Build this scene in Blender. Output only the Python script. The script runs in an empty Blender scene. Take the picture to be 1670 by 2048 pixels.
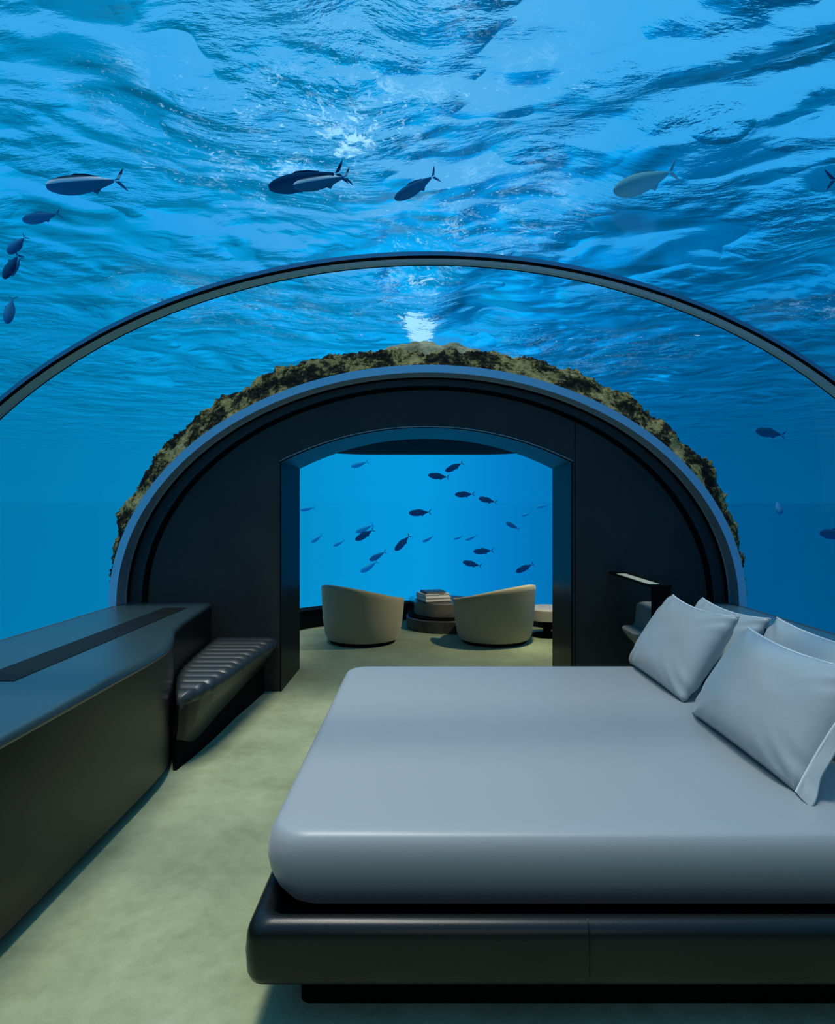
import bpy, bmesh, math, random
from mathutils import Vector, Matrix, noise
S = bpy.context.scene
COL = S.collection
PI = math.pi
random.seed(7)

# ------------------------------------------------------------------ camera, world, lights, exposure
FPX = 1220.0
CH = 1.45            # eye height
cd = bpy.data.cameras.new('camera'); cam = bpy.data.objects.new('camera', cd); COL.objects.link(cam)
cd.sensor_fit = 'HORIZONTAL'; cd.sensor_width = 36.0; cd.lens = 36.0 * FPX / 1670.0
cd.shift_x = (835 - 850) / 1670.0
cd.clip_start = .05; cd.clip_end = 600
cam.location = (0, 0, CH); cam.rotation_euler = (PI / 2, 0, 0)
S.camera = cam
S.view_settings.view_transform = 'Standard'
S.view_settings.look = 'None'
S.view_settings.exposure = 0.0
S.view_settings.gamma = 1.0
S.view_settings.use_curve_mapping = False
S.cycles.use_denoising = True
S.cycles.max_bounces = 10
S.cycles.transparent_max_bounces = 16
S.cycles.sample_clamp_indirect = 6.0
S.cycles.caustics_reflective = False
S.cycles.caustics_refractive = False


def at(px, py, d):
    """a point of the room from its bearing and its distance ahead of the eye"""
    return Vector(((px - 850) * d / FPX, d, CH - (py - 1024) * d / FPX))


class NT:
    def __init__(s, tree): s.t = tree; s.n = tree.nodes; s.l = tree.links
    def new(s, kind, **kw):
        n = s.n.new(kind)
        for k, v in kw.items(): setattr(n, k, v)
        return n
    def put(s, sock, v):
        if isinstance(v, bpy.types.NodeSocket): s.l.new(v, sock)
        elif v is not None: sock.default_value = v
    def math(s, op, a, b=None, c=None, clamp=False):
        n = s.new('ShaderNodeMath', operation=op); n.use_clamp = clamp
        s.put(n.inputs[0], a)
        if b is not None: s.put(n.inputs[1], b)
        if c is not None: s.put(n.inputs[2], c)
        return n.outputs[0]
    def ramp(s, fac, stops, interp='LINEAR'):
        n = s.new('ShaderNodeValToRGB'); r = n.color_ramp; r.interpolation = interp
        while len(r.elements) > 1: r.elements.remove(r.elements[-1])
        for i, (p, c) in enumerate(stops):
            e = r.elements[0] if i == 0 else r.elements.new(p)
            e.position = p
            if not hasattr(c, '__len__'): c = (c, c, c)
            e.color = (c[0], c[1], c[2], 1)
        s.put(n.inputs[0], fac); return n.outputs[0]
    def noise(s, vec, scale, detail=4, rough=.55, dist=0, out='Fac'):
        n = s.new('ShaderNodeTexNoise'); s.put(n.inputs['Vector'], vec)
        n.inputs['Scale'].default_value = scale; n.inputs['Detail'].default_value = detail
        n.inputs['Roughness'].default_value = rough; n.inputs['Distortion'].default_value = dist
        return n.outputs[out]
    def mapping(s, vec, scale=(1, 1, 1), rot=(0, 0, 0), loc=(0, 0, 0)):
        n = s.new('ShaderNodeMapping'); s.put(n.inputs[0], vec)
        n.inputs['Scale'].default_value = scale; n.inputs['Rotation'].default_value = rot; n.inputs['Location'].default_value = loc
        return n.outputs[0]
    def mixc(s, f, a, b, blend='MIX'):
        n = s.new('ShaderNodeMix', data_type='RGBA', blend_type=blend)
        s.put(n.inputs[0], f)
        for sock, v in ((n.inputs[6], a), (n.inputs[7], b)):
            if isinstance(v, (tuple, list)): v = (v[0], v[1], v[2], 1)
            s.put(sock, v)
        return n.outputs[2]
    def mixs(s, f, a, b):
        n = s.new('ShaderNodeMixShader'); s.put(n.inputs[0], f); s.l.new(a, n.inputs[1]); s.l.new(b, n.inputs[2]); return n.outputs[0]
    def bump(s, h, strength=.3, dist=.02, normal=None):
        n = s.new('ShaderNodeBump'); n.inputs['Strength'].default_value = strength; n.inputs['Distance'].default_value = dist
        s.put(n.inputs['Height'], h)
        if normal is not None: s.put(n.inputs['Normal'], normal)
        return n.outputs[0]


# the sea as the surroundings: blue in every direction, bright towards the sky above
W = bpy.data.worlds.new('sea'); S.world = W; W.use_nodes = True
w = NT(W.node_tree); w.n.clear()
tc = w.new('ShaderNodeTexCoord'); sp = w.new('ShaderNodeSeparateXYZ'); w.l.new(tc.outputs['Generated'], sp.inputs[0])
hz = w.math('POWER', w.math('SUBTRACT', 1.0, w.math('MULTIPLY', sp.outputs[2], sp.outputs[2])), .5)
ax = w.math('DIVIDE', sp.outputs[0], w.math('ADD', hz, .001))
azf = w.math('MULTIPLY_ADD', ax, .5, .5, clamp=True)
around = w.ramp(azf, [(0.0, (0, .20, .45)), (.20, (.0006, .178, .39)), (.36, (.001, .235, .51)), (.46, (.0015, .305, .69)),
                      (.50, (.0015, .31, .71)), (.56, (.001, .215, .58)), (.66, (0, .105, .29)), (.80, (0, .085, .235)), (1.0, (0, .17, .40))])
zf = w.math('MULTIPLY_ADD', sp.outputs[2], .5, .5, clamp=True)
updn = w.ramp(zf, [(0, 1.6), (.15, 1.6), (.28, 1.40), (.38, 1.06), (.44, 1.0), (.53, 1.0), (.57, 1.04), (.66, 1.15), (1, 1.2)])
side = w.mixc(1.0, around, updn, 'MULTIPLY')
sky = w.ramp(zf, [(.55, (.004, .27, .62)), (.66, (.006, .33, .82)), (.78, (.045, .41, .84)), (1.0, (.10, .50, .90))])
ahead = w.math('MULTIPLY', w.ramp(azf, [(.30, 0.0), (.46, 1.0), (.52, 1.0), (.66, 0.0)]), w.ramp(zf, [(.60, 0.0), (.72, .55), (1.0, .3)]))
sky = w.mixc(ahead, sky, (.14, .51, .87))
skyf = w.ramp(zf, [(.57, 0.0), (.68, 1.0)])
col = w.mixc(skyf, side, sky)
bg = w.new('ShaderNodeBackground'); w.l.new(col, bg.inputs[0]); bg.inputs[1].default_value = 1.0
wo = w.new('ShaderNodeOutputWorld'); w.l.new(bg.outputs[0], wo.inputs[0])


def lamp(name, kind, loc, energy, color, rot=(0, 0, 0), **kw):
    l = bpy.data.lights.new(name, kind); l.energy = energy; l.color = color
    for k, v in kw.items(): setattr(l, k, v)
    o = bpy.data.objects.new(name, l); o.location = loc; o.rotation_euler = rot; COL.objects.link(o); return o

# daylight coming straight down through the water
lamp('sun', 'SUN', (0, 0, 20), 1.75, (1.0, .93, .80), rot=(math.radians(3), math.radians(-6), 0), angle=math.radians(16))
# added spot, unseen below the water surface, brightening the bench side of the room
lamp('added_spot', 'SPOT', (-1.0, 2.7, 5.2), 430, (1.0, .94, .82), rot=(0, math.radians(2), 0), spot_size=math.radians(70), spot_blend=1.0, shadow_soft_size=.35)
# added soft fill lamp, unseen behind the viewer
lamp('added_back_fill', 'AREA', (.3, -1.35, 1.75), 5, (1.0, .95, .85), rot=(math.radians(72), 0, 0), shape='RECTANGLE', size=2.2, size_y=.5)
# recessed warm downlight in the lounge ceiling
lamp('downlight_beam', 'SPOT', (1.25, 6.45, 2.215), 175, (1.0, .88, .58), rot=(0, 0, 0), spot_size=math.radians(118), spot_blend=.25, shadow_soft_size=.06)

# ------------------------------------------------------------------ helpers
def tag(o, label=None, cat=None, group=None, kind=None):
    if label: o['label'] = label
    if cat: o['category'] = cat
    if group: o['group'] = group
    if kind: o['kind'] = kind
    return o

def empty(name, loc=(0, 0, 0), rz=0):
    o = bpy.data.objects.new(name, None); o.location = loc; o.rotation_euler = (0, 0, rz); o.empty_display_size = .1
    COL.objects.link(o); return o

def mesh(name, verts, faces, mat, parent=None, smooth=True, loc=None, autosmooth=None):
    me = bpy.data.meshes.new(name); me.from_pydata([tuple(v) for v in verts], [], faces)
    bm = bmesh.new(); bm.from_mesh(me); bmesh.ops.recalc_face_normals(bm, faces=bm.faces)
    if autosmooth is not None:
        for e in bm.edges:
            if len(e.link_faces) == 2 and e.calc_face_angle(0) > math.radians(autosmooth): e.smooth = False
    bm.to_mesh(me); bm.free()
    if smooth:
        for p in me.polygons: p.use_smooth = True
    me.materials.append(mat)
    o = bpy.data.objects.new(name, me); COL.objects.link(o)
    if parent: o.parent = parent
    if loc: o.location = loc
    return o

class MB:
    def __init__(s): s.v = []; s.f = []
    def add(s, v, f):
        b = len(s.v); s.v += [tuple(p) for p in v]; s.f += [tuple(i + b for i in q) for q in f]; return s
    def loft(s, rings, cap0=True, cap1=True, closed=True):
        n = len(rings[0]); v = [p for r in rings for p in r]; f = []
        m = n if closed else n - 1
        for i in range(len(rings) - 1):
            for j in range(m):
                k = (j + 1) % n
                f.append((i * n + j, i * n + k, (i + 1) * n + k, (i + 1) * n + j))
        if cap0: f.append(tuple(range(n))[::-1])
        if cap1: f.append(tuple((len(rings) - 1) * n + j for j in range(n)))
        return s.add(v, f)
    def box(s, x0, x1, y0, y1, z0, z1):
        v = [(x, y, z) for x in (x0, x1) for y in (y0, y1) for z in (z0, z1)]
        return s.add(v, [(0, 1, 3, 2), (4, 6, 7, 5), (0, 4, 5, 1), (2, 3, 7, 6), (0, 2, 6, 4), (1, 5, 7, 3)])
    def tube(s, pts, r, n=8, closed=False):
        pts = [Vector(p) for p in pts]; rings = []
        m = len(pts)
        for i, p in enumerate(pts):
            t = (pts[(i + 1) % m] - pts[i - 1]) if closed else (pts[min(i + 1, m - 1)] - pts[max(i - 1, 0)])
            t.normalize()
            a = t.orthogonal().normalized() if i == 0 else (u - t * u.dot(t)).normalized()
            u = a; b = t.cross(a)
            rr = r(i / (m - 1)) if callable(r) else r
            rings.append([p + (a * math.cos(2 * PI * k / n) + b * math.sin(2 * PI * k / n)) * rr for k in range(n)])
        if closed: rings.append(rings[0])
        return s.loft(rings, not closed, not closed)
    def lathe(s, prof, cx, cy, n=48, sx=1, sy=1):
        rings = [[(cx + r * sx * math.cos(2 * PI * k / n), cy + r * sy * math.sin(2 * PI * k / n), z) for k in range(n)] for r, z in prof]
        return s.loft(rings)
    def build(s, name, mat, parent=None, smooth=True, autosmooth=35, **kw):
        return mesh(name, s.v, s.f, mat, parent, smooth, autosmooth=autosmooth, **kw)

def bevel(o, w=.01, seg=3, ang=30):
    m = o.modifiers.new('bevel', 'BEVEL'); m.width = w; m.segments = seg; m.limit_method = 'ANGLE'; m.angle_limit = math.radians(ang)
    return o

def rrect(x0, x1, y0, y1, r, z, n=8):
    pts = []
    for cx, cy, a0 in ((x1 - r, y1 - r, 0), (x0 + r, y1 - r, PI / 2), (x0 + r, y0 + r, PI), (x1 - r, y0 + r, 1.5 * PI)):
        for k in range(n + 1):
            a = a0 + PI / 2 * k / n
            pts.append((cx + r * math.cos(a), cy + r * math.sin(a), z))
    return pts

# ------------------------------------------------------------------ materials
def pbr(name, base, rough=.5, metal=0.0, spec=.5, bump=None, var=None, coat=0, sheen=0):
    m = bpy.data.materials.new(name); m.use_nodes = True; t = NT(m.node_tree); t.n.clear()
    b = t.new('ShaderNodeBsdfPrincipled'); o = t.new('ShaderNodeOutputMaterial'); t.l.new(b.outputs[0], o.inputs[0])
    tcn = t.new('ShaderNodeTexCoord').outputs['Object']
    if var:
        sc, amt = var
        nz = t.noise(tcn, sc, 5, .6)
        c2 = tuple(min(1, c * (1 + amt)) for c in base); c1 = tuple(c * (1 - amt) for c in base)
        t.put(b.inputs['Base Color'], t.mixc(t.ramp(nz, [(.3, 0), (.7, 1)]), c1, c2))
    else: b.inputs['Base Color'].default_value = (*base, 1)
    b.inputs['Roughness'].default_value = rough; b.inputs['Metallic'].default_value = metal
    b.inputs['Specular IOR Level'].default_value = spec; b.inputs['Coat Weight'].default_value = coat
    b.inputs['Sheen Weight'].default_value = sheen
    if bump:
        sc, st, di = bump
        t.put(b.inputs['Normal'], t.bump(t.noise(tcn, sc, 4, .6), st, di))
    return m

M = {}
M['leather'] = pbr('dark_teal_leather', (.007, .009, .009), .30, spec=.34, bump=(220, .12, .002))
M['bench'] = pbr('bench_leather', (.022, .030, .032), .40, spec=.6)
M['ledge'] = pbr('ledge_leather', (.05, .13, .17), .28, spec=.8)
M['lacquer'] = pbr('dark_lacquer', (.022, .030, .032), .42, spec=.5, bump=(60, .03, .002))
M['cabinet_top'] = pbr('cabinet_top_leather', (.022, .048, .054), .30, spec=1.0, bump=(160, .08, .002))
M['black'] = pbr('black_matte', (.004, .004, .004), .8, spec=.05)
M['slot'] = pbr('slot_black', (.006, .009, .009), .6, spec=.1)
M['wall'] = pbr('wall_panel', (.036, .037, .033), .45, spec=.30, var=(1.6, .25))
M['jamb'] = pbr('jamb_gloss', (.006, .009, .012), .38, spec=.08)
M['ring'] = pbr('brushed_ring', (.42, .60, .72), .40, metal=.6)
M['rib'] = pbr('rib_metal', (.14, .30, .42), .34, metal=.6, spec=.5)
M['sheet'] = pbr('satin_sheet', (.31, .345, .355), .40, spec=.45, sheen=.25, bump=(3.0, .10, .02))
M['pillow'] = pbr('satin_pillow', (.42, .475, .48), .36, spec=.5, sheen=.25, bump=(7, .12, .02))
M['piping'] = pbr('pale_piping', (.80, .84, .86), .35)
M['boucle'] = pbr('cream_upholstery', (.40, .37, .26), .9, spec=.2, bump=(260, .3, .004), sheen=.3)
M['cream'] = pbr('cream_lacquer', (.50, .47, .40), .5)
M['grey'] = pbr('pale_grey_shell', (.22, .23, .22), .55)
M['paper'] = pbr('paper_white', (.80, .80, .78), .7)
M['cover'] = pbr('book_cover_dark', (.02, .022, .025), .4)
M['stone'] = pbr('table_stone', (.060, .055, .048), .45, var=(9, .35))
M['drum'] = pbr('table_drum', (.20, .18, .14), .5)
M['brass'] = pbr('pale_strip', (.62, .60, .44), .4)
M['chrome'] = pbr('chrome', (.7, .72, .75), .18, metal=1)
M['concrete'] = pbr('concrete', (.16, .16, .14), .9, bump=(8, .4, .03))

def carpet():
    m = bpy.data.materials.new('olive_carpet'); m.use_nodes = True; t = NT(m.node_tree); t.n.clear()
    b = t.new('ShaderNodeBsdfPrincipled'); o = t.new('ShaderNodeOutputMaterial'); t.l.new(b.outputs[0], o.inputs[0])
    c = t.new('ShaderNodeTexCoord').outputs['Object']
    big = t.noise(c, 2.2, 5, .6); mid = t.noise(c, 16, 4, .65); fine = t.noise(c, 240, 2, .6)
    f = t.math('ADD', t.math('MULTIPLY', big, .55), t.math('ADD', t.math('MULTIPLY', mid, .25), t.math('MULTIPLY', fine, .25)))
    t.put(b.inputs['Base Color'], t.ramp(f, [(.36, (.20, .235, .125)), (.52, (.30, .345, .195)), (.68, (.39, .445, .27))]))
    b.inputs['Roughness'].default_value = .95; b.inputs['Specular IOR Level'].default_value = .1
    b.inputs['Sheen Weight'].default_value = .25
    t.put(b.inputs['Normal'], t.bump(fine, .5, .006))
    return m
M['carpet'] = carpet()

def acrylic(name, refl=1.0):
    m = bpy.data.materials.new(name); m.use_nodes = True; t = NT(m.node_tree); t.n.clear()
    o = t.new('ShaderNodeOutputMaterial')
    tr = t.new('ShaderNodeBsdfTransparent'); tr.inputs[0].default_value = (.985, .992, 1, 1)
    gl = t.new('ShaderNodeBsdfGlossy'); gl.inputs['Roughness'].default_value = .02
    lw = t.new('ShaderNodeLayerWeight'); lw.inputs[0].default_value = .12
    f = t.math('MULTIPLY', lw.outputs['Fresnel'], .22 * refl)
    t.l.new(t.mixs(f, tr.outputs[0], gl.outputs[0]), o.inputs[0])
    return m
M['acrylic'] = acrylic('clear_acrylic', .08)
M['tableglass'] = acrylic('table_glass', 2.0)

def water():
    m = bpy.data.materials.new('sea_surface'); m.use_nodes = True; t = NT(m.node_tree); t.n.clear()
    o = t.new('ShaderNodeOutputMaterial')
    c = t.new('ShaderNodeTexCoord').outputs['Object']
    warpn = t.noise(t.mapping(c, (.35, .35, .35)), 1.0, 2, .5, out='Color')
    wv = t.new('ShaderNodeVectorMath', operation='MULTIPLY_ADD'); t.l.new(warpn, wv.inputs[0]); wv.inputs[1].default_value = (1.6, 1.6, 0); t.l.new(c, wv.inputs[2])
    cw = wv.outputs[0]
    n1 = t.noise(t.mapping(cw, (.50, .75, 1), (0, 0, .5)), 1.0, 2, .45)
    n2 = t.noise(t.mapping(cw, (1.0, 2.6, 1), (0, 0, -.30)), 1.5, 5, .58)
    n3 = t.noise(t.mapping(cw, (1.0, 2.0, 1), (0, 0, -.5)), 7.0, 3, .6)
    sxyz = t.new('ShaderNodeSeparateXYZ'); t.l.new(c, sxyz.inputs[0])
    rad = t.math('SQRT', t.math('ADD', t.math('MULTIPLY', sxyz.outputs[0], sxyz.outputs[0]), t.math('MULTIPLY', sxyz.outputs[1], sxyz.outputs[1])))
    calm = t.ramp(t.math('DIVIDE', rad, 60.0), [(.15, 1.0), (.40, .45), (.80, .03), (1.0, 0.0)])
    rip = t.ramp(t.noise(t.mapping(c, (.45, .6, 1), (0, 0, .3)), 1.0, 3, .55), [(.47, .08), (.62, 1.0)])
    h = t.math('ADD', t.math('MULTIPLY', n1, .55), t.math('MULTIPLY', rip, t.math('ADD', t.math('MULTIPLY', n2, .20), t.math('MULTIPLY', n3, .015))))
    h = t.math('MULTIPLY', h, calm)
    nb = t.bump(h, 1.0, 1.0)
    fr = t.new('ShaderNodeFresnel'); fr.inputs[0].default_value = 1.17; t.l.new(nb, fr.inputs['Normal'])
    tr = t.new('ShaderNodeBsdfTransparent'); tr.inputs[0].default_value = (.95, .98, 1, 1)
    gl = t.new('ShaderNodeBsdfGlossy'); gl.inputs['Roughness'].default_value = .20; gl.inputs[0].default_value = (1, 1, 1, 1); t.l.new(nb, gl.inputs['Normal'])
    body = t.mixs(fr.outputs[0], tr.outputs[0], gl.outputs[0])
    # sun glitter painted in as white translucent patches
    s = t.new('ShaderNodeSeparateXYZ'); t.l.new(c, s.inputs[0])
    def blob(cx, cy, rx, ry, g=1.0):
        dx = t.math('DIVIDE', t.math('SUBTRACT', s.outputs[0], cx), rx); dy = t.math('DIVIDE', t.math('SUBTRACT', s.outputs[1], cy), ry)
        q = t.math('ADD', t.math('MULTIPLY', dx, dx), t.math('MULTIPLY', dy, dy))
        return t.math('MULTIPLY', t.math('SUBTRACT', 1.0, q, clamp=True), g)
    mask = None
    for a in GLITTER:
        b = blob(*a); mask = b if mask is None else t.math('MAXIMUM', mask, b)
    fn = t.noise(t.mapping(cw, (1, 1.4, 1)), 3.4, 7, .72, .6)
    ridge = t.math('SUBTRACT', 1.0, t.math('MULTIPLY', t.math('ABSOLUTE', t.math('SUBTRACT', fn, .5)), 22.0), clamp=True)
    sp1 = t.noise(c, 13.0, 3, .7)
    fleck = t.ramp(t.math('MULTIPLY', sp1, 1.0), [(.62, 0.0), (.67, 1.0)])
    glint = t.math('MULTIPLY', mask, t.math('MAXIMUM', t.math('MULTIPLY', ridge, t.ramp(t.noise(c, 1.6, 3, .6), [(.50, 0), (.66, 1)])), t.math('MULTIPLY', fleck, .8)))
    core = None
    for a in GLITTER_CORE:
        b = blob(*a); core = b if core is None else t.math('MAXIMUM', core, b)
    glint = t.math('MAXIMUM', glint, t.ramp(t.math('ADD', core, t.math('MULTIPLY', t.math('SUBTRACT', fn, .5), 4.2)), [(.55, 0), (.95, 1)]))
    glint = t.math('MULTIPLY', glint, t.math('GREATER_THAN', t.math('ADD', core, mask), .001))
    glint = t.math('MINIMUM', glint, .92)
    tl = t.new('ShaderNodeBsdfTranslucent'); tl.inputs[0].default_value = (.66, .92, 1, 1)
    t.l.new(t.mixs(glint, body, tl.outputs[0]), o.inputs[0])
    return m

# ------------------------------------------------------------------ the tunnel (half ellipse section)
X0, TA, TB, ZC = .02, 2.41, 1.81, .72
WALL_Y, JAMB_Y, BACK_Y = 4.93, 5.65, -1.6
def ell(k, n, a=TA, b=TB, dx=0):
    th = PI * k / n
    return X0 - a * math.cos(th), ZC + b * math.sin(th)
NE = 96
# floor
mb = MB(); mb.add([(-2.6, BACK_Y, 0), (2.7, BACK_Y, 0), (2.7, 8.6, 0), (-2.6, 8.6, 0), (-2.6, BACK_Y, -.1), (2.7, BACK_Y, -.1), (2.7, 8.6, -.1), (-2.6, 8.6, -.1)],
                  [(0, 1, 2, 3), (4, 7, 6, 5), (0, 4, 5, 1), (1, 5, 6, 2), (2, 6, 7, 3), (3, 7, 4, 0)])
tag(mb.build('floor', M['carpet'], smooth=False), kind='structure', label='olive green carpet of the bedroom and lounge')
# low side walls under the vault, back wall behind the viewer
tag(MB().box(X0 - TA - .03, X0 - TA + .005, BACK_Y, WALL_Y, 0, ZC).build('wall_left', M['wall'], smooth=False), kind='structure')
tag(MB().box(X0 + TA - .005, X0 + TA + .03, BACK_Y, WALL_Y, 0, ZC).build('wall_right', M['wall'], smooth=False), kind='structure')
ring = [(x, z) for x, z in (ell(k, NE) for k in range(NE + 1))]
prof = [(X0 - TA, 0)] + ring + [(X0 + TA, 0)]
tag(MB().loft([[(x, y, z) for x, z in prof] for y in (BACK_Y - .1, BACK_Y)]).build('wall_back', M['wall'], smooth=False), kind='structure')
# acrylic vault, with its real thickness as an outer and an inner skin
def vault(a, b):
    return [[(x, y, z) for x, z in (ell(k, NE, a, b) for k in range(NE + 1))] for y in (BACK_Y, 0, 2.64, WALL_Y)]
m1 = MB(); m1.loft(vault(TA + .012, TB + .012), False, False, closed=False)
tag(m1.build('window_1', M['acrylic']), kind='structure', label='clear acrylic vault over the bedroom')

def arch_band(name, prof_yr, mat, parent=None, n=128, z0=0.0, a=TA, b=TB):
    """closed profile [(y, radial offset)] swept over the arch"""
    rings = []
    for k in range(n + 1):
        th = PI * k / n
        nx, nz = -math.cos(th) / a, math.sin(th) / b
        l = math.hypot(nx, nz); nx /= l; nz /= l
        bx, bz = X0 - a * math.cos(th), ZC + b * math.sin(th)
        rings.append([(bx + nx * r, y, bz + nz * r) for y, r in prof_yr])
    return MB().loft(rings).build(name, mat, parent)
# near rib: concave metal channel with dark gaskets at both sides
rp = [(2.583 + .074 * i / 12, -.004 + .022 * math.sin(PI * i / 12) ** .8) for i in range(13)]
rib = arch_band('trim_1', rp + [(2.657, .024), (2.583, .024)], M['rib'])
tag(rib, kind='structure', label='metal rib arching over the bed')
gk = arch_band('rib_gasket', [(2.577, -.004), (2.583, -.007), (2.587, -.002), (2.585, .004), (2.577, .004)], M['black'], rib)
gk = arch_band('rib_gasket', [(2.656, .0), (2.658, -.008), (2.664, -.004), (2.664, .022), (2.656, .022)], M['black'], rib)
# end ring of the tunnel and the black groove lines on the wall
er = arch_band('trim_2', [(4.72, .0), (4.735, .02), (4.80, .006), (4.86, .012), (4.885, .0), (4.89, .06), (4.72, .06)], M['ring'])
tag(er, kind='structure', label='bright metal ring where vault meets end wall')
gk = arch_band('ring_gasket', [(4.885, -.012), (4.93, -.012), (4.93, .05), (4.885, .05)], M['black'], er)

# end wall with arched doorway
DX0, DX1, DS, DA = -1.172, 1.192, 1.862, 2.14
def door_outline(n=40):
    pts = [(DX0, 0.0)]
    for k in range(n + 1):
        u = -1 + 2 * k / n
        pts.append(((DX0 + DX1) / 2 + u * (DX1 - DX0) / 2, DS + (DA - DS) * (1 - abs(u) ** 2.1)))
    pts.append((DX1, 0.0)); return pts
def end_wall():
    inn = door_outline(); m = len(inn)
    out = [(X0 - TA + .0, 0.0)] + [ell(k, m - 3, TA - .004, TB - .004) for k in range(m - 2)] + [(X0 + TA, 0.0)]
    v = []
    for y in (WALL_Y, JAMB_Y):
        v += [(x, y, z) for x, z in inn] + [(x, y, z) for x, z in out]
    f = []
    for j in range(m - 1):
        b = 2 * m
        f.append((m + j, m + j + 1, b + m + j + 1, b + m + j))
        f.append((j, b + j, b + j + 1, j + 1))
    f.append(tuple(range(m)) + tuple(range(2 * m - 1, m - 1, -1)))
    f.append(tuple(2 * m + k for k in tuple(range(m)) + tuple(range(2 * m - 1, m - 1, -1))))
    return mesh('wall_end', v, f, M['wall'], smooth=False)
tag(end_wall(), kind='structure', label='dark panelled end wall around the arched doorway')
# doorway lining, 4 mm proud of the opening
inn = door_outline(60)
def inset(p, d):
    cx, cz = (DX0 + DX1) / 2, .9
    return (p[0] + (d if p[0] < cx else -d) * min(1, abs(p[0] - cx) / 1.15), p[1] - (d if p[1] > .01 and p[1] > 1.8 else 0))
lin = [[(x, WALL_Y - .006, z) for x, z in inn], [(x, WALL_Y - .006, z) for x, z in [inset(p, .012) for p in inn]],
       [(x, JAMB_Y, z) for x, z in [inset(p, .012) for p in inn]], [(x, JAMB_Y, z) for x, z in inn]]
tag(MB().loft(lin, False, False, closed=False).build('door_1', M['jamb'], autosmooth=25), kind='structure', label='glossy dark lining of the arched doorway')
# dark groove drawn concentric on the wall, and panel seams
def flat_band(name, a0, b0, a1, b1, y0, y1, mat, parent=None):
    r = []
    for k in range(NE + 1):
        (xa, za), (xb, zb) = ell(k, NE, a0, b0), ell(k, NE, a1, b1)
        r.append([(xa, y0, za), (xb, y0, zb), (xb, y1, zb), (xa, y1, za)])
    return MB().loft(r).build(name, mat, parent)
tag(flat_band('trim_3', 2.30, 1.745, 2.26, 1.715, WALL_Y - .006, WALL_Y, M['black']), kind='structure', label='black groove following the arch on the end wall')
tag(flat_band('trim_4', 2.40, 1.80, 2.303, 1.748, WALL_Y - .020, WALL_Y, M['lacquer']), kind='structure', label='dark frame band inside the bright ring')
tag(MB().box(1.209, 1.215, WALL_Y - .003, WALL_Y, 0, 2.28).build('trim_5', M['black'], smooth=False), kind='structure')
tag(MB().tube([(x, WALL_Y - .008, z) for x, z in door_outline(60)[1:-1]], .006, 6).build('trim_6', M['rib']), kind='structure', label='thin bright edge of the doorway arch')

# ------------------------------------------------------------------ lounge beyond the doorway
LCX, LCY, LR = .02, 6.2, 2.2
def arc_ring(r, z, a0=-.20, a1=PI + .20, n=72):
    return [(LCX + r * math.cos(a0 + (a1 - a0) * k / n), LCY + r * math.sin(a0 + (a1 - a0) * k / n), z) for k in range(n + 1)]
tag(MB().loft([arc_ring(LR, .2), arc_ring(LR, 2.26)], False, False, closed=False).build('window_2', M['acrylic']), kind='structure', label='curved acrylic window of the lounge')
def curb(name, r0, r1, z0, z1, mat):
    ra, rb, rc, rd = arc_ring(r0, z0), arc_ring(r0, z1), arc_ring(r1, z1), arc_ring(r1, z0)
    return MB().loft([list(q) for q in zip(ra, rb, rc, rd)]).build(name, mat)
tag(curb('baseboard_lounge', LR - .16, LR + .06, 0, .205, M['jamb']), kind='structure', label='low glossy curb below the lounge window')
tag(curb('trim_7', LR - .19, LR + .06, .205, .225, M['black']), kind='structure')
# dark ceiling slab (opening in it for nothing: one solid roof)
n = 72
cap = lambda i_, z: [(x, y, z) for x, y, q_ in rrect(-1.46 + i_, 1.50 - i_, 5.35, 8.44 - i_, .7, 0, 14)]
tag(MB().loft([cap(0, 2.245), cap(0, 2.30), cap(.25, 2.42)]).build('ceiling', M['black'], smooth=False), kind='structure', label='black ceiling of the lounge')
dl = empty('downlight', (1.25, 6.45, 2.22)); tag(dl, 'small black recessed downlight in the lounge ceiling', 'ceiling light')
MB().lathe([(.075, 0), (.075, .03), (.055, .03), (.05, .012), (.05, .028)][:4], 0, 0, 24).build('housing', M['black'], dl)

# armchairs
def armchair(name, loc, rz, label):
    r = empty(name, loc, rz)
    tag(r, label, 'armchair', 'cream barrel armchairs in the lounge')
    n = 64; rings = []
    # opening of the barrel faces local +Y; the back (-Y) is highest, arms drop towards the front
    a0, a1 = math.radians(128), math.radians(412)
    prof = []
    for k in range(n + 1):
        a = a0 + (a1 - a0) * k / n
        back = (1 - math.sin(a)) / 2                       # 1 at the back, 0 in front
        ht = .47 + .19 * (back ** 1.3)
        t = .085
        e = min(1, min(k, n - k) / 4.0) ** .5
        t2 = t * (.5 + .5 * e)
        ca, sa = math.cos(a), math.sin(a)
        def P(rad, z): return (ca * rad, sa * rad * .96, z)
        ro, ri = .475, .475 - t2
        rings.append([P(.405, .045), P(.430, .10), P(.455, .25), P(.472, ht - .06), P(.475, ht - .02), P(.465, ht - .004), P(ro - t2 / 2, ht),
                      P(ri + .012, ht - .006), P(ri, ht - .03), P(ri - .01, .25), P(.30, .06), P(.30, .045)])
    MB().loft(rings).build('barrel_back', M['boucle'], r, autosmooth=60)
    MB().loft([rrect(-.33, .33, -.33, .40, .24, z, 10) if i else rrect(-.31, .31, -.31, .38, .23, z, 10) for i, z in enumerate((.06, .12))]).build('seat_base', M['boucle'], r)
    MB().loft([rrect(-.33 + q, .33 - q, -.33 + q, .41 - q, .24, z, 10) for q, z in ((.02, .125), (0, .15), (0, .36), (.015, .39), (.06, .405))]).build('seat_cushion', M['boucle'], r)
    MB().lathe([(.30, 0), (.36, .005), (.37, .045), (.30, .05)], 0, 0, 48).build('plinth', M['black'], r)
    return r
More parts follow.
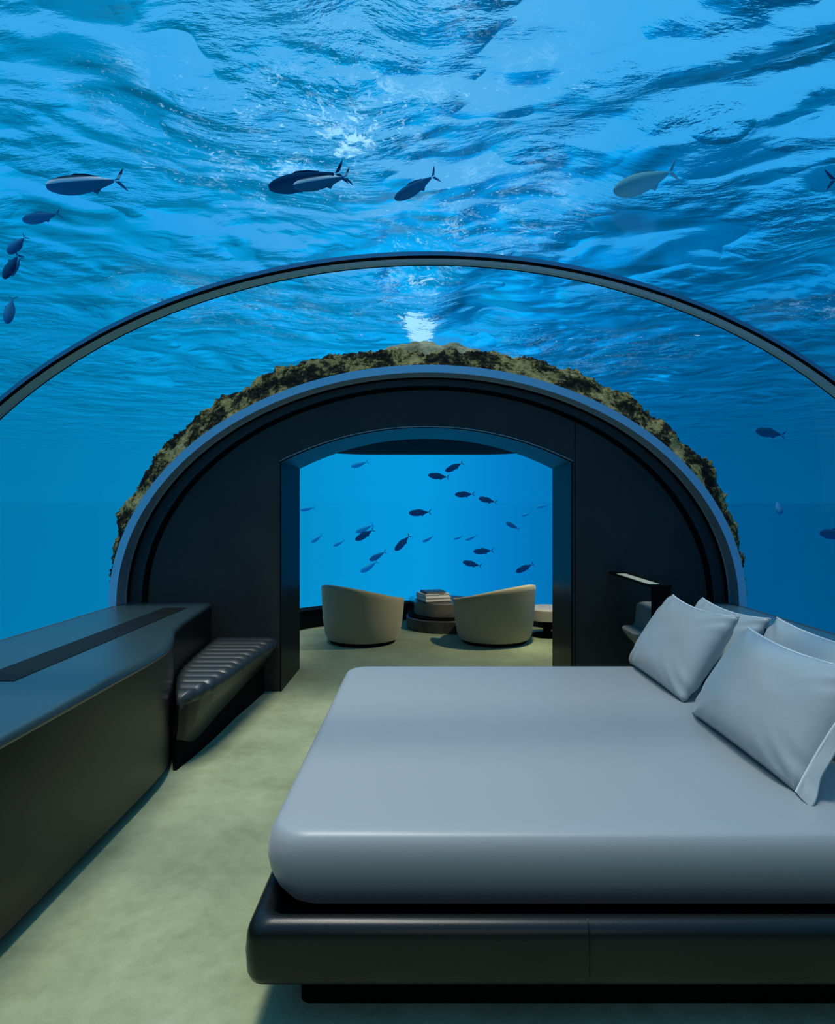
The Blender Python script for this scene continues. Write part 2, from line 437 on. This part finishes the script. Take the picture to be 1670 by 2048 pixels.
armchair('armchair', (-.70, 6.87, 0), math.radians(-42), 'cream barrel armchair on the left of the lounge, its rim falling to the right')
armchair('armchair', (.78, 6.87, 0), math.radians(46), 'cream barrel armchair on the right of the lounge, its rim falling to the left')

# round table and books
TX, TY = .25, 7.72
tb = empty('coffee_table', (TX, TY, 0)); tag(tb, 'round tiered lounge table with dark plinth and glass rim holding books', 'table')
MB().lathe([(.45, 0), (.485, .01), (.49, .14), (.48, .15), (.40, .155)], 0, 0, 64).build('plinth', M['stone'], tb)
MB().lathe([(.40, .155), (.465, .157), (.47, .172), (.40, .175)], 0, 0, 64).build('black_ring', M['black'], tb)
MB().lathe([(.34, .175), (.385, .18), (.39, .335), (.38, .345)], 0, 0, 64).build('drum', M['drum'], tb)
MB().lathe([(.40, .345), (.455, .345), (.46, .353), (.455, .36), (.0, .36)], 0, 0, 64).build('glass_top', M['tableglass'], tb)
rr = MB(); g = [[(.45 * math.cos(2 * PI * k / 64), .45 * math.sin(2 * PI * k / 64), z) for k in range(64)] for z in (.176, .345)]
rr.loft(g, False, False).build('glass_side', M['tableglass'], tb)

def book(loc, rz, sx, sy, h, mat, label):
    r = empty('book', loc, rz); tag(r, label, 'book', 'books stacked on the round table')
    cv = MB(); cv.box(-sx, sx, -sy, sy, 0, .006); cv.box(-sx, sx, -sy, sy, h - .006, h); cv.box(-sx, -sx + .006, -sy, sy, 0, h)
    cv.build('cover', mat, r, smooth=False)
    MB().box(-sx + .006, sx - .008, -sy + .008, sy - .008, .006, h - .006).build('pages', M['paper'], r, smooth=False)
    return r
bz = .361
book((.11, 7.58, bz), .38, .17, .155, .045, M['paper'], 'white book at the bottom of the stack on the round table')
book((.10, 7.58, bz + .046), .43, .165, .145, .040, M['paper'], 'white book in the middle of the stack on the round table')
book((.10, 7.59, bz + .087), .30, .13, .115, .024, M['cover'], 'smaller black book topping the stack on the round table')

# pedestal side table at the right of the lounge
sx = 1.43; sy = 7.15
st = empty('side_table', (sx, sy, 0)); tag(st, 'small cream topped pedestal table behind the right armchair', 'side table')
MB().lathe([(.14, 0), (.17, .005), (.17, .02), (.05, .03)], 0, 0, 40).build('base', M['black'], st)
MB().lathe([(.045, .02), (.045, .19)], 0, 0, 24).build('stem', M['black'], st)
MB().lathe([(.16, .19), (.23, .20), (.235, .32), (.22, .335), (.10, .34)], 0, 0, 48).build('table_top', M['cream'], st)

# ------------------------------------------------------------------ left built-in cabinet
ZT = .723
front = [(-1.364, BACK_Y + .05), (-1.364, 0), (-1.364, 1.5), (-1.366, 2.5), (-1.368, 3.0), (-1.376, 3.2), (-1.392, 3.32), (-1.425, 3.45), (-1.477, 3.605),
         (-1.525, 3.72), (-1.560, 3.83), (-1.583, 3.93), (-1.607, 4.05), (-1.640, 4.30), (-1.687, 4.72), (-1.71, WALL_Y - .03)]
cab = empty('low_cabinet', (-1.8, 1.6, 0)); tag(cab, 'long dark built-in low cabinet along the left glass wall', 'cabinet')
off = Vector((-1.8, 1.6, 0))
def sub(p): return (p[0] - off.x, p[1] - off.y, p[2])
def plan_ring(ins, z, xb=-2.382):
    r = [sub((x - ins, y, z)) for x, y in front]
    return r + [sub((xb, WALL_Y - .03, z)), sub((xb, BACK_Y + .05, z))]
MB().loft([plan_ring(.012, .065), plan_ring(.008, .69)]).build('body', M['leather'], cab, autosmooth=40)
MB().loft([plan_ring(.10, 0), plan_ring(.10, .065)]).build('plinth', M['black'], cab)
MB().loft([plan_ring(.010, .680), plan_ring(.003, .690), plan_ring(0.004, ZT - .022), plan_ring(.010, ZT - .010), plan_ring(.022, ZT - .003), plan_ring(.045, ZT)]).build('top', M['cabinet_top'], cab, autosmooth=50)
for y0, y1 in ((-1.0, 2.50), (2.62, 4.62)):
    q = MB(); q.add([sub((x, y, z)) for z in (ZT + .0005, ZT + .003) for x, y in ((-1.955, y0), (-1.765 , y0), (-1.80 if y1 > 4 else -1.765, y1), (-1.975 if y1 > 4 else -1.955, y1))],
          [(0, 1, 2, 3), (4, 5, 6, 7), (0, 1, 5, 4), (1, 2, 6, 5), (2, 3, 7, 6), (3, 0, 4, 7)])
    q.build('vent_slot', M['slot'], cab, smooth=False)

# ------------------------------------------------------------------ channelled leather bench at the end of the cabinet
bn = empty('window_bench', (-1.45, 4.3, 0)); tag(bn, 'curved dark leather bench with ribbed seat against the end wall', 'bench')
off = Vector((-1.45, 4.3, 0))
def interp(tab, y):
    if y <= tab[0][0]: return tab[0][1]
    for (a, va), (b, vb) in zip(tab, tab[1:]):
        if y <= b:
            u = (y - a) / (b - a); return va + (vb - va) * u
    return tab[-1][1]
LE = [(3.42, -1.392), (3.52, -1.44), (3.65, -1.49), (3.80, -1.545), (4.0, -1.60), (4.3, -1.64), (4.72, -1.69), (4.9, -1.71)]
RE = [(3.42, -1.378), (3.47, -1.345), (3.55, -1.31), (3.70, -1.28), (3.9, -1.262), (4.3, -1.245), (4.6, -1.222), (4.9, -1.20)]
def bench_rings(top):
    rings = []; n = 132
    for i in range(n + 1):
        y = 3.42 + (4.90 - 3.42) * i / n
        l = interp(LE, y); r = interp(RE, y)
        ph = (y - 3.42) / .118
        tuft = abs(math.sin(PI * ph)) ** .5
        zt = .415 + .030 * tuft - .03 * max(0, 1 - (y - 3.42) / .12)
        if top:
            w_ = r - l; rr_ = [sub((l, y, .36)), sub((l, y, zt - .02))]
            for k in range(1, 9): rr_.append(sub((l + w_ * k / 9, y, zt)))
            nose = .010 * tuft
            rr_ += [sub((r + nose * .3, y, zt - .012)), sub((r + .008 + nose, y, zt - .045)), sub((r + .002 + nose * .5, y, .36))]
            rings.append(rr_)
        else:
            bx = min(r - .02, -1.372); t = min(1, (y - 3.42) / .35)
            zb = .055 + .12 * (1 - t) ** 1.5
            rings.append([sub((l - .0, y, .362)), sub((r, y, .362)), sub((r - .004, y, .33)), sub((bx + (r - bx) * .72, y, max(.27, zb + .05))), sub((bx + (r - bx) * .35, y, max(.18, zb + .02))), sub((bx, y, zb)), sub((min(l, bx - .005), y, zb))])
    return rings
MB().loft(bench_rings(True)).build('seat_cushion', M['bench'], bn, autosmooth=70)
MB().loft(bench_rings(False)).build('base', M['leather'], bn, autosmooth=50)
PR = [(3.42, -1.395), (3.6, -1.372), (3.75, -1.358), (4.0, -1.345), (4.3, -1.335), (4.6, -1.31), (4.9, -1.29)]
MB().loft([[sub((interp(LE, y) - .02, y, z)) for y, _ in PR] + [sub((x, y, z)) for y, x in PR[::-1]] for z in (0, .20)]).build('plinth', M['black'], bn, smooth=False)  # black block added where the bench overhang only casts shade

# ------------------------------------------------------------------ bed
BX0, BX1, BY0, BY1 = -.50, 2.145, 1.67, 3.86
bed = empty('bed', ((BX0 + BX1) / 2, (BY0 + BY1) / 2, 0)); tag(bed, 'large low bed with grey satin sheet on a dark leather platform', 'bed')
off = Vector(((BX0 + BX1) / 2, (BY0 + BY1) / 2, 0))
def rr(ins, r, z): return [sub(p) for p in rrect(BX0 + ins, BX1, BY0 + ins, BY1 - ins, r, z, 8)]
MB().loft([rr(.13, .03, 0), rr(.13, .03, .15)]).build('plinth', M['black'], bed)
fr = [(.06, .140), (.02, .142), (.006, .152), (.0, .172), (-.003, .23), (0, .272), (.003, .286), (.008, .298), (.016, .308), (.026, .315), (.038, .318), (.050, .316), (.060, .308), (.066, .295), (.068, .25), (.10, .245)]
MB().loft([rr(i, .05, z) for i, z in fr]).build('frame', M['leather'], bed, autosmooth=60)
for sx_ in (.452,):
    MB().tube([sub((sx_, BY0 - .003 + i_, z_)) for i_, z_ in ((.02, .15), (.0, .18), (-.001, .24), (.0, .285), (.012, .308), (.03, .318))], .0022, 6).build('seam', M['leather'], bed)
MX0, MX1, MY0, MY1 = -.485, 2.13, 1.765, 3.77
def mr(ins, z, r=.13, crown=0):
    return [sub(p) for p in rrect(MX0 + ins, MX1 - ins, MY0 + ins, MY1 - ins, max(r - ins * .6, .01), z, 10)]
mt = [(.13, .25), (.085, .262), (.055, .285), (.026, .325), (.008, .37), (.001, .41), (.002, .445), (.010, .475), (.022, .496), (.033, .504), (.05, .508), (.10, .510), (.25, .512), (.5, .513), (.9, .5135)]
mat_o = MB().loft([mr(i, z) for i, z in mt]).build('mattress', M['sheet'], bed, autosmooth=70)
mat_o['label'] = 'mattress under a tight grey satin sheet'

# headboard / side ledge on the right
hb = empty('headboard_ledge', (2.3, 1.6, 0)); tag(hb, 'dark padded headboard with teal ledge along the right glass wall', 'headboard')
off = Vector((2.3, 1.6, 0))
hp = [(2.17, 0), (2.16, .50), (2.165, .64), (2.19, .690), (2.21, .695), (2.37, .695), (2.37, 0)]
MB().loft([[sub((x, y, z)) for x, z in hp] for y in (BACK_Y + .05, WALL_Y - .03)]).build('panel', M['leather'], hb, autosmooth=60)
hp = [(2.205, .696), (2.215, .720), (2.225, ZT), (2.415, ZT), (2.422, .715), (2.422, .696)]
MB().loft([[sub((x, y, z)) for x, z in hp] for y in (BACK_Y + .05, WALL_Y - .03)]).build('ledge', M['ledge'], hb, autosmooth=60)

# pillows
def pillow(loc, lean, L, H, T, label, flange=0.0, seed=0, rz=0, pipe=True):
    """length along local Y, height along the leaning direction"""
    r = empty('pillow', loc, rz); tag(r, label, 'pillow', 'grey satin pillows on the bed')
    c, s_ = math.cos(lean), math.sin(lean)
    def P(u, v, w_):            # u along y, v up the lean, w outwards (to -x)
        return (v * s_ - w_ * c, u, v * c + w_ * s_)
    n = 44; verts = []; faces = []
    def edge(u, v):
        U = u * (1 - .045 * (1 - v * v) ** 1.0) ; V = v * (1 - (.13 if v > 0 else .02) * (1 - u * u) ** 1.0)
        return U * L / 2, (V + 1) * H / 2
    for side in (1, -1):
        for i in range(n + 1):
            for j in range(n + 1):
                u = -1 + 2 * i / n; v = -1 + 2 * j / n
                U, V = edge(u, v)
                e = max(0, (1 - u ** 4) * (1 - v ** 4))
                e2 = max(0, (1 - u * u) * (1 - v * v))
                t = T * (.55 * e ** .5 + .45 * e2 ** .6)
                wr = noise.noise(Vector((u * 2.2 + seed, v * 2.2, side * 3))) * .006 * e ** .3
                cr = abs(u * v) ** 3
                wr += .008 * math.sin((u - v * (1 if u * v > 0 else -1)) * 18 + seed) * cr * (1 - cr) * 3
                w_ = side * (t * .5 + wr) if e > 0 else 0
                verts.append(P(U, V, w_ + (T * .5 if True else 0)))
        b = 0 if side == 1 else (n + 1) ** 2
        for i in range(n):
            for j in range(n):
                q = (b + i * (n + 1) + j, b + i * (n + 1) + j + 1, b + (i + 1) * (n + 1) + j + 1, b + (i + 1) * (n + 1) + j)
                faces.append(q if side == 1 else q[::-1])
    bm = bmesh.new()
    vs = [bm.verts.new(p) for p in verts]
    for f in faces: bm.faces.new([vs[k] for k in f])
    bmesh.ops.remove_doubles(bm, verts=bm.verts, dist=.0004)
    me = bpy.data.meshes.new('case'); bmesh.ops.recalc_face_normals(bm, faces=bm.faces); bm.to_mesh(me); bm.free()
    for p in me.polygons: p.use_smooth = True
    me.materials.append(M['pillow']); o = bpy.data.objects.new('case', me); COL.objects.link(o); o.parent = r
    def bord(u, v, w_=0):
        U, V = edge(u, v); return P(U, V, T * .5 + w_)
    if pipe:
        pts = [bord(-1 + 2 * k / 30, 1) for k in range(31)]
        po = MB().tube(pts, .0045, 6).build('piping', M['piping'], r); po['label'] = 'pale piping along the top edge'
    if flange:
        # flat hem at the near end, beyond a pale stitched line
        g = []
        for k in range(31):
            v = -1 + 2 * k / 30
            U, V = edge(-1, v)
            fl = flange * (.85 + .15 * math.sin(v * 9 + seed)); bend = .012 * math.sin(v * 6)
            g.append([P(U + .004, V, T * .5 + .004), P(U - fl * .5, V - .006, T * .5 + .005 + bend), P(U - fl, V - .010 , T * .5 + .002 - bend),
                      P(U - fl, V - .010, T * .5 - .002 - bend), P(U - fl * .5, V - .006, T * .5 - .003 + bend), P(U + .004, V, T * .5 - .004)])
        MB().loft(g).build('flange', M['pillow'], r)
        pts = [P(edge(-1, -1 + 2 * k / 30)[0] + .002, edge(-1, -1 + 2 * k / 30)[1], T * .5 + .005) for k in range(31)]
        po = MB().tube(pts, .0040, 6).build('stitched_line', M['piping'], r); po['label'] = 'pale line where the hem begins'
    return r
zt = .456
LN = math.radians(33)
pillow((1.36, 3.39, zt), LN, .80, .50, .22, 'front grey satin pillow nearest the doorway', 0, 1.0)
pillow((1.33, 2.42, zt), LN, .80, .475, .23, 'front grey satin pillow nearest the viewer, hem and pale line at its end', .075, 4.2)
pillow((1.60, 3.53, zt), LN, .77, .47, .18, 'rear grey satin pillow nearest the doorway, behind the front one', 0, 7.7)
pillow((1.62, 2.68, zt), LN, .90, .48, .18, 'rear grey satin pillow nearest the viewer, half hidden behind the front one', 0, 9.1)

# ------------------------------------------------------------------ bedside stand and chair by the end wall
dk = empty('bedside_stand', (1.55, 4.45, 0)); tag(dk, 'slim black bedside stand with a pale strip on its top rail', 'stand')
off = Vector((1.55, 4.45, 0))
def sb(x0, x1, y0, y1, z0, z1):
    p, q = sub((x0, y0, z0)), sub((x1, y1, z1)); return MB().box(p[0], q[0], p[1], q[1], p[2], q[2])
bevel(sb(1.50, 1.61, 3.99, 4.05, 0, .955).build('post', M['black'], dk, smooth=False), .004)
bevel(sb(1.475, 1.62, 3.99, 4.90, .955, .972).build('top_rail', M['black'], dk, smooth=False), .004)
sb(1.475, 1.545, 4.02, 4.70, .972, .976).build('light_strip', M['brass'], dk, smooth=False)
bc = empty('chair', (1.66, 4.50, 0), 0); tag(bc, 'small pale grey chair beside the black bedside stand', 'chair')
off = Vector((1.66, 4.50, 0))
seat = [[sub((1.49 + .0 + dx, 4.50 + .17 * s_, z + .0)) for s_ in (-1, -.5, 0, .5, 1)] for dx, z in ((0, .585), (.02, .59), (.12, .58), (.16, .60))]
MB().loft([[sub(p) for p in rrect(1.49 + q, 1.80, 4.33, 4.67, .06, z, 6)] for q, z in ((.09, .46), (.05, .50), (.01, .55), (0, .575), (.01, .585))]).build('seat', M['grey'], bc)
MB().loft([[sub((x + dx, y, z)) for x, y in ((1.60, 4.33), (1.63, 4.31), (1.80, 4.31), (1.80, 4.67), (1.63, 4.67), (1.60, 4.65))] for dx, z in ((-.015, .575), (0, .62), (.01, .735), (.022, .755), (.05, .765))]).build('backrest', M['grey'], bc)
MB().loft([[sub(p) for p in rrect(1.62, 1.70, 4.42, 4.58, .03, z, 5)] for z in (.02, .47)]).build('pedestal', M['black'], bc)
MB().loft([[sub(p) for p in rrect(1.56, 1.80, 4.36, 4.64, .05, z, 5)] for z in (.0, .02)]).build('foot', M['black'], bc)

# ------------------------------------------------------------------ outside: coral crust, mound, water surface, fish
def coral_mat(name, hue):
    m = bpy.data.materials.new(name); m.use_nodes = True; t = NT(m.node_tree); t.n.clear()
    b = t.new('ShaderNodeBsdfPrincipled'); o = t.new('ShaderNodeOutputMaterial'); t.l.new(b.outputs[0], o.inputs[0])
    c = t.new('ShaderNodeTexCoord').outputs['Object']
    n1 = t.noise(c, 5.0, 6, .7, .4); n2 = t.noise(c, 30, 5, .7)
    f = t.math('ADD', t.math('MULTIPLY', n1, .7), t.math('MULTIPLY', n2, .3))
    t.put(b.inputs['Base Color'], t.ramp(f, hue))
    b.inputs['Roughness'].default_value = .95; b.inputs['Specular IOR Level'].default_value = .1
    t.put(b.inputs['Normal'], t.bump(n2, .9, .04))
    return m
M['coral'] = coral_mat('coral_crust', [(.44, (.004, .005, .004)), (.50, (.04, .04, .02)), (.54, (.30, .26, .09)), (.66, (.60, .52, .24))])
M['mound'] = coral_mat('sand_crust', [(.36, (.10, .10, .08)), (.46, (.40, .38, .22)), (.6, (.65, .62, .38))])
def crust():
    n, m = 620, 22; rings = []
    for k in range(n + 1):
        th = -.02 + (PI + .04) * k / n
        row = []
        for j in range(m + 1):
            v = j / m
            y = 4.745 + .85 * v
            st = math.sin(th); rise = min(1, v / .30); rise = rise * rise * (3 - 2 * rise)
            base = .015 + (.105 + .125 * abs(math.sin(2 * th)) ** .8 + .055 * st ** 6) * rise + .04 * max(0, v - .3)
            a, b = TA + .03, TB + .03
            x, z = X0 - a * math.cos(th), ZC + b * math.sin(th)
            p = Vector((x, y, z))
            d = noise.noise(p * 4.0) * .055 + noise.noise(p * 12.0) * .042 + abs(noise.noise(p * 30.0)) * .045
            rr_ = max(.0, base + d * (.3 + .7 * rise)) if j else 0.0
            nx, nz = -math.cos(th) / a, math.sin(th) / b
            l = math.hypot(nx, nz)
            row.append((x + nx / l * rr_, y, z + nz / l * rr_))
        rings.append(row)
    o = MB().loft(rings, False, False, closed=False).build('coral_crust', M['coral'], autosmooth=None)
    for p in o.data.polygons: p.use_smooth = True
    return o
tag(crust(), 'olive and black coral growth encrusting the outside of the end arch', 'coral', kind='stuff')
def mound():
    n, m = 90, 30; rings = []
    for j in range(m + 1):
        ph = PI / 2 * j / m; row = []
        for k in range(n):
            a = 2 * PI * k / n
            p = Vector((.68 * math.cos(a) * math.cos(ph) ** .45, .42 * math.sin(a) * math.cos(ph) ** .45, .42 * math.sin(ph)))
            d = 1 + noise.noise(p * 5) * .12 + noise.noise(p * 16) * .05
            row.append(p * d)
        rings.append(row)
    return MB().loft(rings).build('coral_mound', M['mound'], loc=(.05, 6.05, 2.66), autosmooth=None)
tag(mound(), 'pale sandy growth mounded on the roof above the arch', 'coral mound')

# patches of painted sun glitter on the surface: (x, y, radius x, radius y, weight)
GLITTER = [(-.95, 6.3, 1.5, 1.0, 1.0), (-1.9, 7.2, 1.6, 1.3, .8), (.9, 8.2, 1.5, 1.6, .75), (-.2, 10.5, .9, 3.2, .8), (-2.6, 6.0, 1.0, .8, .5), (8.3, 11.7, 2.2, 1.2, .5), (-3.2, 12, 3.0, 2.5, .35), (.1, 5.6, 1.5, 1.3, .35), (3.3, 16, 4, 3, .3)]
GLITTER_CORE = [(-.82, 6.55, .42, .34, .85), (-.45, 6.25, .55, .25, .40), (-.14, 12.7, .50, .8, 1.3), (-.10, 13.8, .36, 1.5, 1.45), (-1.6, 7.0, .22, .22, .45), (-2.4, 7.0, .3, .3, .3), (-.1, 10.2, .7, 1.8, .42)]
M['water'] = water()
SURF_Z = CH + 4.0
def surface():
    xs = []; ys = []
    def spread(lo, hi, step0, grow):
        out = [0.0]; s = step0
        while out[-1] < hi: out.append(out[-1] + s); s *= grow
        neg = [0.0]; s = step0
        while neg[-1] > lo: neg.append(neg[-1] - s); s *= grow
        return sorted(set(neg + out))
    xs = spread(-170, 170, .11, 1.026); ys = [v + 6 for v in spread(-40, 260, .11, 1.026)]
    verts = []
    for y in ys:
        for x in xs:
            p = Vector((x * .42, y * .42, 0)); q = Vector((x * 1.1 + 4, y * 1.1, 2))
            rd = math.hypot(x, y); fade = 1.0 if rd < 9 else max(0.0, 1 - (rd - 9) / 42) ** 1.5
            wx = noise.noise(p * .8) * 1.2
            z = noise.noise(p + Vector((wx, wx, 0))) * .30 * fade + noise.noise(q + Vector((wx, 0, 0))) * .02 * fade
            verts.append((x, y, z))
    nx = len(xs); f = []
    for j in range(len(ys) - 1):
        for i in range(nx - 1):
            f.append((j * nx + i, j * nx + i + 1, (j + 1) * nx + i + 1, (j + 1) * nx + i))
    me = bpy.data.meshes.new('water_surface'); me.from_pydata(verts, [], f)
    for p in me.polygons: p.use_smooth = True
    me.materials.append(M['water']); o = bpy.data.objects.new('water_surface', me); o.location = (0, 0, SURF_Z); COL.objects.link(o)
    print('surface verts', len(verts), 'normal z', me.polygons[0].normal.z)
    return o
tag(surface(), 'rippled underside of the sea surface overhead with painted white sun glitter', 'water surface', kind='stuff')

# fish
def fishmat(name, back, belly, rough=.4):
    m = bpy.data.materials.new(name); m.use_nodes = True; t = NT(m.node_tree); t.n.clear()
    b = t.new('ShaderNodeBsdfPrincipled'); o = t.new('ShaderNodeOutputMaterial'); t.l.new(b.outputs[0], o.inputs[0])
    s = t.new('ShaderNodeSeparateXYZ'); t.l.new(t.new('ShaderNodeTexCoord').outputs['Object'], s.inputs[0])
    stops = [(.25, belly), (.50, tuple((a + c) / 2 for a, c in zip(back, belly))), (.62, back)]
    if name.startswith('silver'): stops = [(.2, belly), (.56, belly), (.62, back), (.74, back), (.82, (.02, .07, .12))]  # white band near the back is a painted sunlit highlight
    t.put(b.inputs['Base Color'], t.ramp(t.math('MULTIPLY_ADD', s.outputs[2], 4.0, .5), stops))
    b.inputs['Roughness'].default_value = .7; b.inputs['Specular IOR Level'].default_value = 0.0
    return m
FM = {'dark': fishmat('dark_fish_skin', (.006, .07, .17), (.01, .13, .27)),
      'blue': fishmat('blue_fish_skin', (.02, .17, .34), (.03, .25, .46)),
      'pale': fishmat('hazed_fish_skin', (.02, .48, .74), (.02, .46, .78)),  # distance haze put into the body colour of far fish
      'silver': fishmat('silver_sunlit_fish_skin', (.85, .95, 1.0), (.02, .20, .36), .35),
      'bright': fishmat('bright_fish_skin', (.16, .50, .58), (.36, .72, .78), .3)}
M['eye'] = pbr('fish_eye', (.01, .01, .01), .2)
BODY = {}
def fish_meshes(kind, deep):
    key = (kind, deep)
    if key in BODY: return BODY[key]
    n, k_ = 22, 14; rings = []
    for i in range(n + 1):
        s = i / n                                   # 0 nose .. 1 tail root
        x = -.5 + .84 * s
        h = deep * .5 * (math.sin(PI * min(1, s * .97 + .015) ** .72)) ** .85 + .012
        if s > .85: h = max(h, .016)
        wd = h * .52
        zc = -.012 * math.sin(PI * s)
        rings.append([(x, wd * math.cos(2 * PI * q / k_), zc + h * math.sin(2 * PI * q / k_)) for q in range(k_)])
    body = MB().loft(rings)
    tail = MB()
    for sg in (1, -1):
        out = [(.33, .004 * sg), (.36, .012 * sg), (.43, .085 * sg), (.50, .150 * sg), (.465, .075 * sg), (.415, .010 * sg)]
        tail.loft([[(x, y, z) for x, z in out] for y in (-.004, .004)])
    fin = MB()
    hh = deep * .5
    fin.loft([[(x, y, z) for x, z in ((-.22, hh * .86), (-.12, hh + .018), (.02, hh * .98 + .006), (.16, hh * .62 + .006), (.16, hh * .45), (-.20, hh * .7))] for y in (-.003, .003)])
    an = MB().loft([[(x, y, z) for x, z in ((.02, -hh * .85), (.10, -hh - .035), (.17, -hh * .66), (.12, -hh * .5))] for y in (-.003, .003)])
    pl = MB().loft([[(x, y, z) for x, z in ((-.20, -hh * .8), (-.12, -hh - .03), (-.10, -hh * .8))] for y in (-.003, .003)])
    eyes = [MB().lathe([(0.0001, -.008), (.009, -.004), (.011, 0), (.009, .004), (.0001, .008)], -.415, sg * deep * .155, 10) for sg in (1, -1)]
    out = []
    for nm, mb_, mt_ in (('body', body, FM[kind]), ('tail_fin', tail, FM[kind]), ('dorsal_fin', fin, FM[kind]), ('anal_fin', an, FM[kind]), ('pelvic_fin', pl, FM[kind]), ('eye', eyes[0], M['eye']), ('eye', eyes[1], M['eye'])):
        o = mb_.build(nm, mt_); me = o.data; bpy.data.objects.remove(o); out.append((nm, me))
    BODY[key] = out; return out
def fish(hx, hy, tx, ty, d, kind, label, deep=.25, group=None, parts=True, yaw=0.0, roll=0.0):
    """nose and tail bearings at a distance; yaw turns it in depth"""
    a, b = at(hx, hy, d), at(tx, ty, d)
    ax_ = (b - a); L = ax_.length / math.cos(yaw); ax_.normalize()
    xa = (ax_ * math.cos(yaw) + Vector((0, 1, 0)) * math.sin(yaw)).normalized()
    up = Vector((0, 0, 1)) if abs(xa.z) < .8 else Vector((1, 0, 0))
    ya = up.cross(xa).normalized(); za = xa.cross(ya).normalized()
    m = Matrix((xa, ya, za)).transposed().to_4x4() @ Matrix.Rotation(roll, 4, 'X')
    r = empty('fish'); m.translation = (a + b) / 2
    r.matrix_world = m @ Matrix.Scale(L, 4)
    tag(r, label, 'fish', group)
    for nm, me in fish_meshes(kind, deep):
        if not parts and nm not in ('body', 'tail_fin'): continue
        o = bpy.data.objects.new(nm, me); COL.objects.link(o); o.parent = r
    return r
G1 = 'fish swimming above the vault'
fish(102, 381, 245, 352, 5.2, 'silver', 'largest silver fish with painted sunlit back at upper left, nose pointing down left', .22, G1, yaw=.2, roll=.25)
fish(52, 446, 117, 421, 6.2, 'blue', 'small blue fish at upper left, just below the large silver one', .28, G1, yaw=.3)
fish(24, 512, 46, 466, 6.0, 'blue', 'blue fish diving at the left edge, above the dark narrow one', .30, G1, yaw=.4, roll=.8)
fish(17, 562, 30, 500, 5.8, 'dark', 'dark narrow fish diving at the left edge', .22, G1, yaw=.4, roll=.9)
fish(30, 556, 36, 506, 6.6, 'blue', 'pale blue fish overlapped by the dark narrow one at the left edge', .16, G1, yaw=.4, roll=.9)
fish(21, 650, 20, 588, 6.2, 'blue', 'blue fish pointing straight down, lowest on the left edge above the rib', .28, G1, yaw=.3, roll=.2)
fish(542, 384, 690, 334, 5.0, 'dark', 'larger dark fish of the overlapping pair above the middle of the rib', .20, G1, yaw=.2, roll=.3)
fish(590, 379, 702, 346, 4.7, 'silver', 'silver fish with painted sunlit back overlapping the larger dark one', .20, G1, yaw=.2, roll=.3)
fish(791, 405, 876, 340, 5.2, 'blue', 'single slim blue fish right of the overlapping pair', .19, G1, yaw=.25, roll=.3)
fish(1224, 391, 1362, 331, 5.2, 'bright', 'bright silvery fish at upper right', .24, G1, yaw=.2, roll=.2)
fish(1800, 352, 1650, 361, 5.4, 'dark', 'fish at the upper right edge of which only the forked tail shows', .25, G1)
G2 = 'fish in the open water right of the tunnel'
fish(1512, 861, 1571, 871, 7.5, 'dark', 'dark fish right of the tunnel, just under the rib', .28, G2)
fish(1556, 1028, 1558, 998, 8.5, 'blue', 'tiny faint fish swimming nose down right of the coral arch', .40, G2, parts=False, yaw=.5)
fish(1640, 1066, 1712, 1071, 7.5, 'dark', 'dark fish cut by the right edge above the ledge', .27, G2)
G3 = 'fish seen through the lounge window'
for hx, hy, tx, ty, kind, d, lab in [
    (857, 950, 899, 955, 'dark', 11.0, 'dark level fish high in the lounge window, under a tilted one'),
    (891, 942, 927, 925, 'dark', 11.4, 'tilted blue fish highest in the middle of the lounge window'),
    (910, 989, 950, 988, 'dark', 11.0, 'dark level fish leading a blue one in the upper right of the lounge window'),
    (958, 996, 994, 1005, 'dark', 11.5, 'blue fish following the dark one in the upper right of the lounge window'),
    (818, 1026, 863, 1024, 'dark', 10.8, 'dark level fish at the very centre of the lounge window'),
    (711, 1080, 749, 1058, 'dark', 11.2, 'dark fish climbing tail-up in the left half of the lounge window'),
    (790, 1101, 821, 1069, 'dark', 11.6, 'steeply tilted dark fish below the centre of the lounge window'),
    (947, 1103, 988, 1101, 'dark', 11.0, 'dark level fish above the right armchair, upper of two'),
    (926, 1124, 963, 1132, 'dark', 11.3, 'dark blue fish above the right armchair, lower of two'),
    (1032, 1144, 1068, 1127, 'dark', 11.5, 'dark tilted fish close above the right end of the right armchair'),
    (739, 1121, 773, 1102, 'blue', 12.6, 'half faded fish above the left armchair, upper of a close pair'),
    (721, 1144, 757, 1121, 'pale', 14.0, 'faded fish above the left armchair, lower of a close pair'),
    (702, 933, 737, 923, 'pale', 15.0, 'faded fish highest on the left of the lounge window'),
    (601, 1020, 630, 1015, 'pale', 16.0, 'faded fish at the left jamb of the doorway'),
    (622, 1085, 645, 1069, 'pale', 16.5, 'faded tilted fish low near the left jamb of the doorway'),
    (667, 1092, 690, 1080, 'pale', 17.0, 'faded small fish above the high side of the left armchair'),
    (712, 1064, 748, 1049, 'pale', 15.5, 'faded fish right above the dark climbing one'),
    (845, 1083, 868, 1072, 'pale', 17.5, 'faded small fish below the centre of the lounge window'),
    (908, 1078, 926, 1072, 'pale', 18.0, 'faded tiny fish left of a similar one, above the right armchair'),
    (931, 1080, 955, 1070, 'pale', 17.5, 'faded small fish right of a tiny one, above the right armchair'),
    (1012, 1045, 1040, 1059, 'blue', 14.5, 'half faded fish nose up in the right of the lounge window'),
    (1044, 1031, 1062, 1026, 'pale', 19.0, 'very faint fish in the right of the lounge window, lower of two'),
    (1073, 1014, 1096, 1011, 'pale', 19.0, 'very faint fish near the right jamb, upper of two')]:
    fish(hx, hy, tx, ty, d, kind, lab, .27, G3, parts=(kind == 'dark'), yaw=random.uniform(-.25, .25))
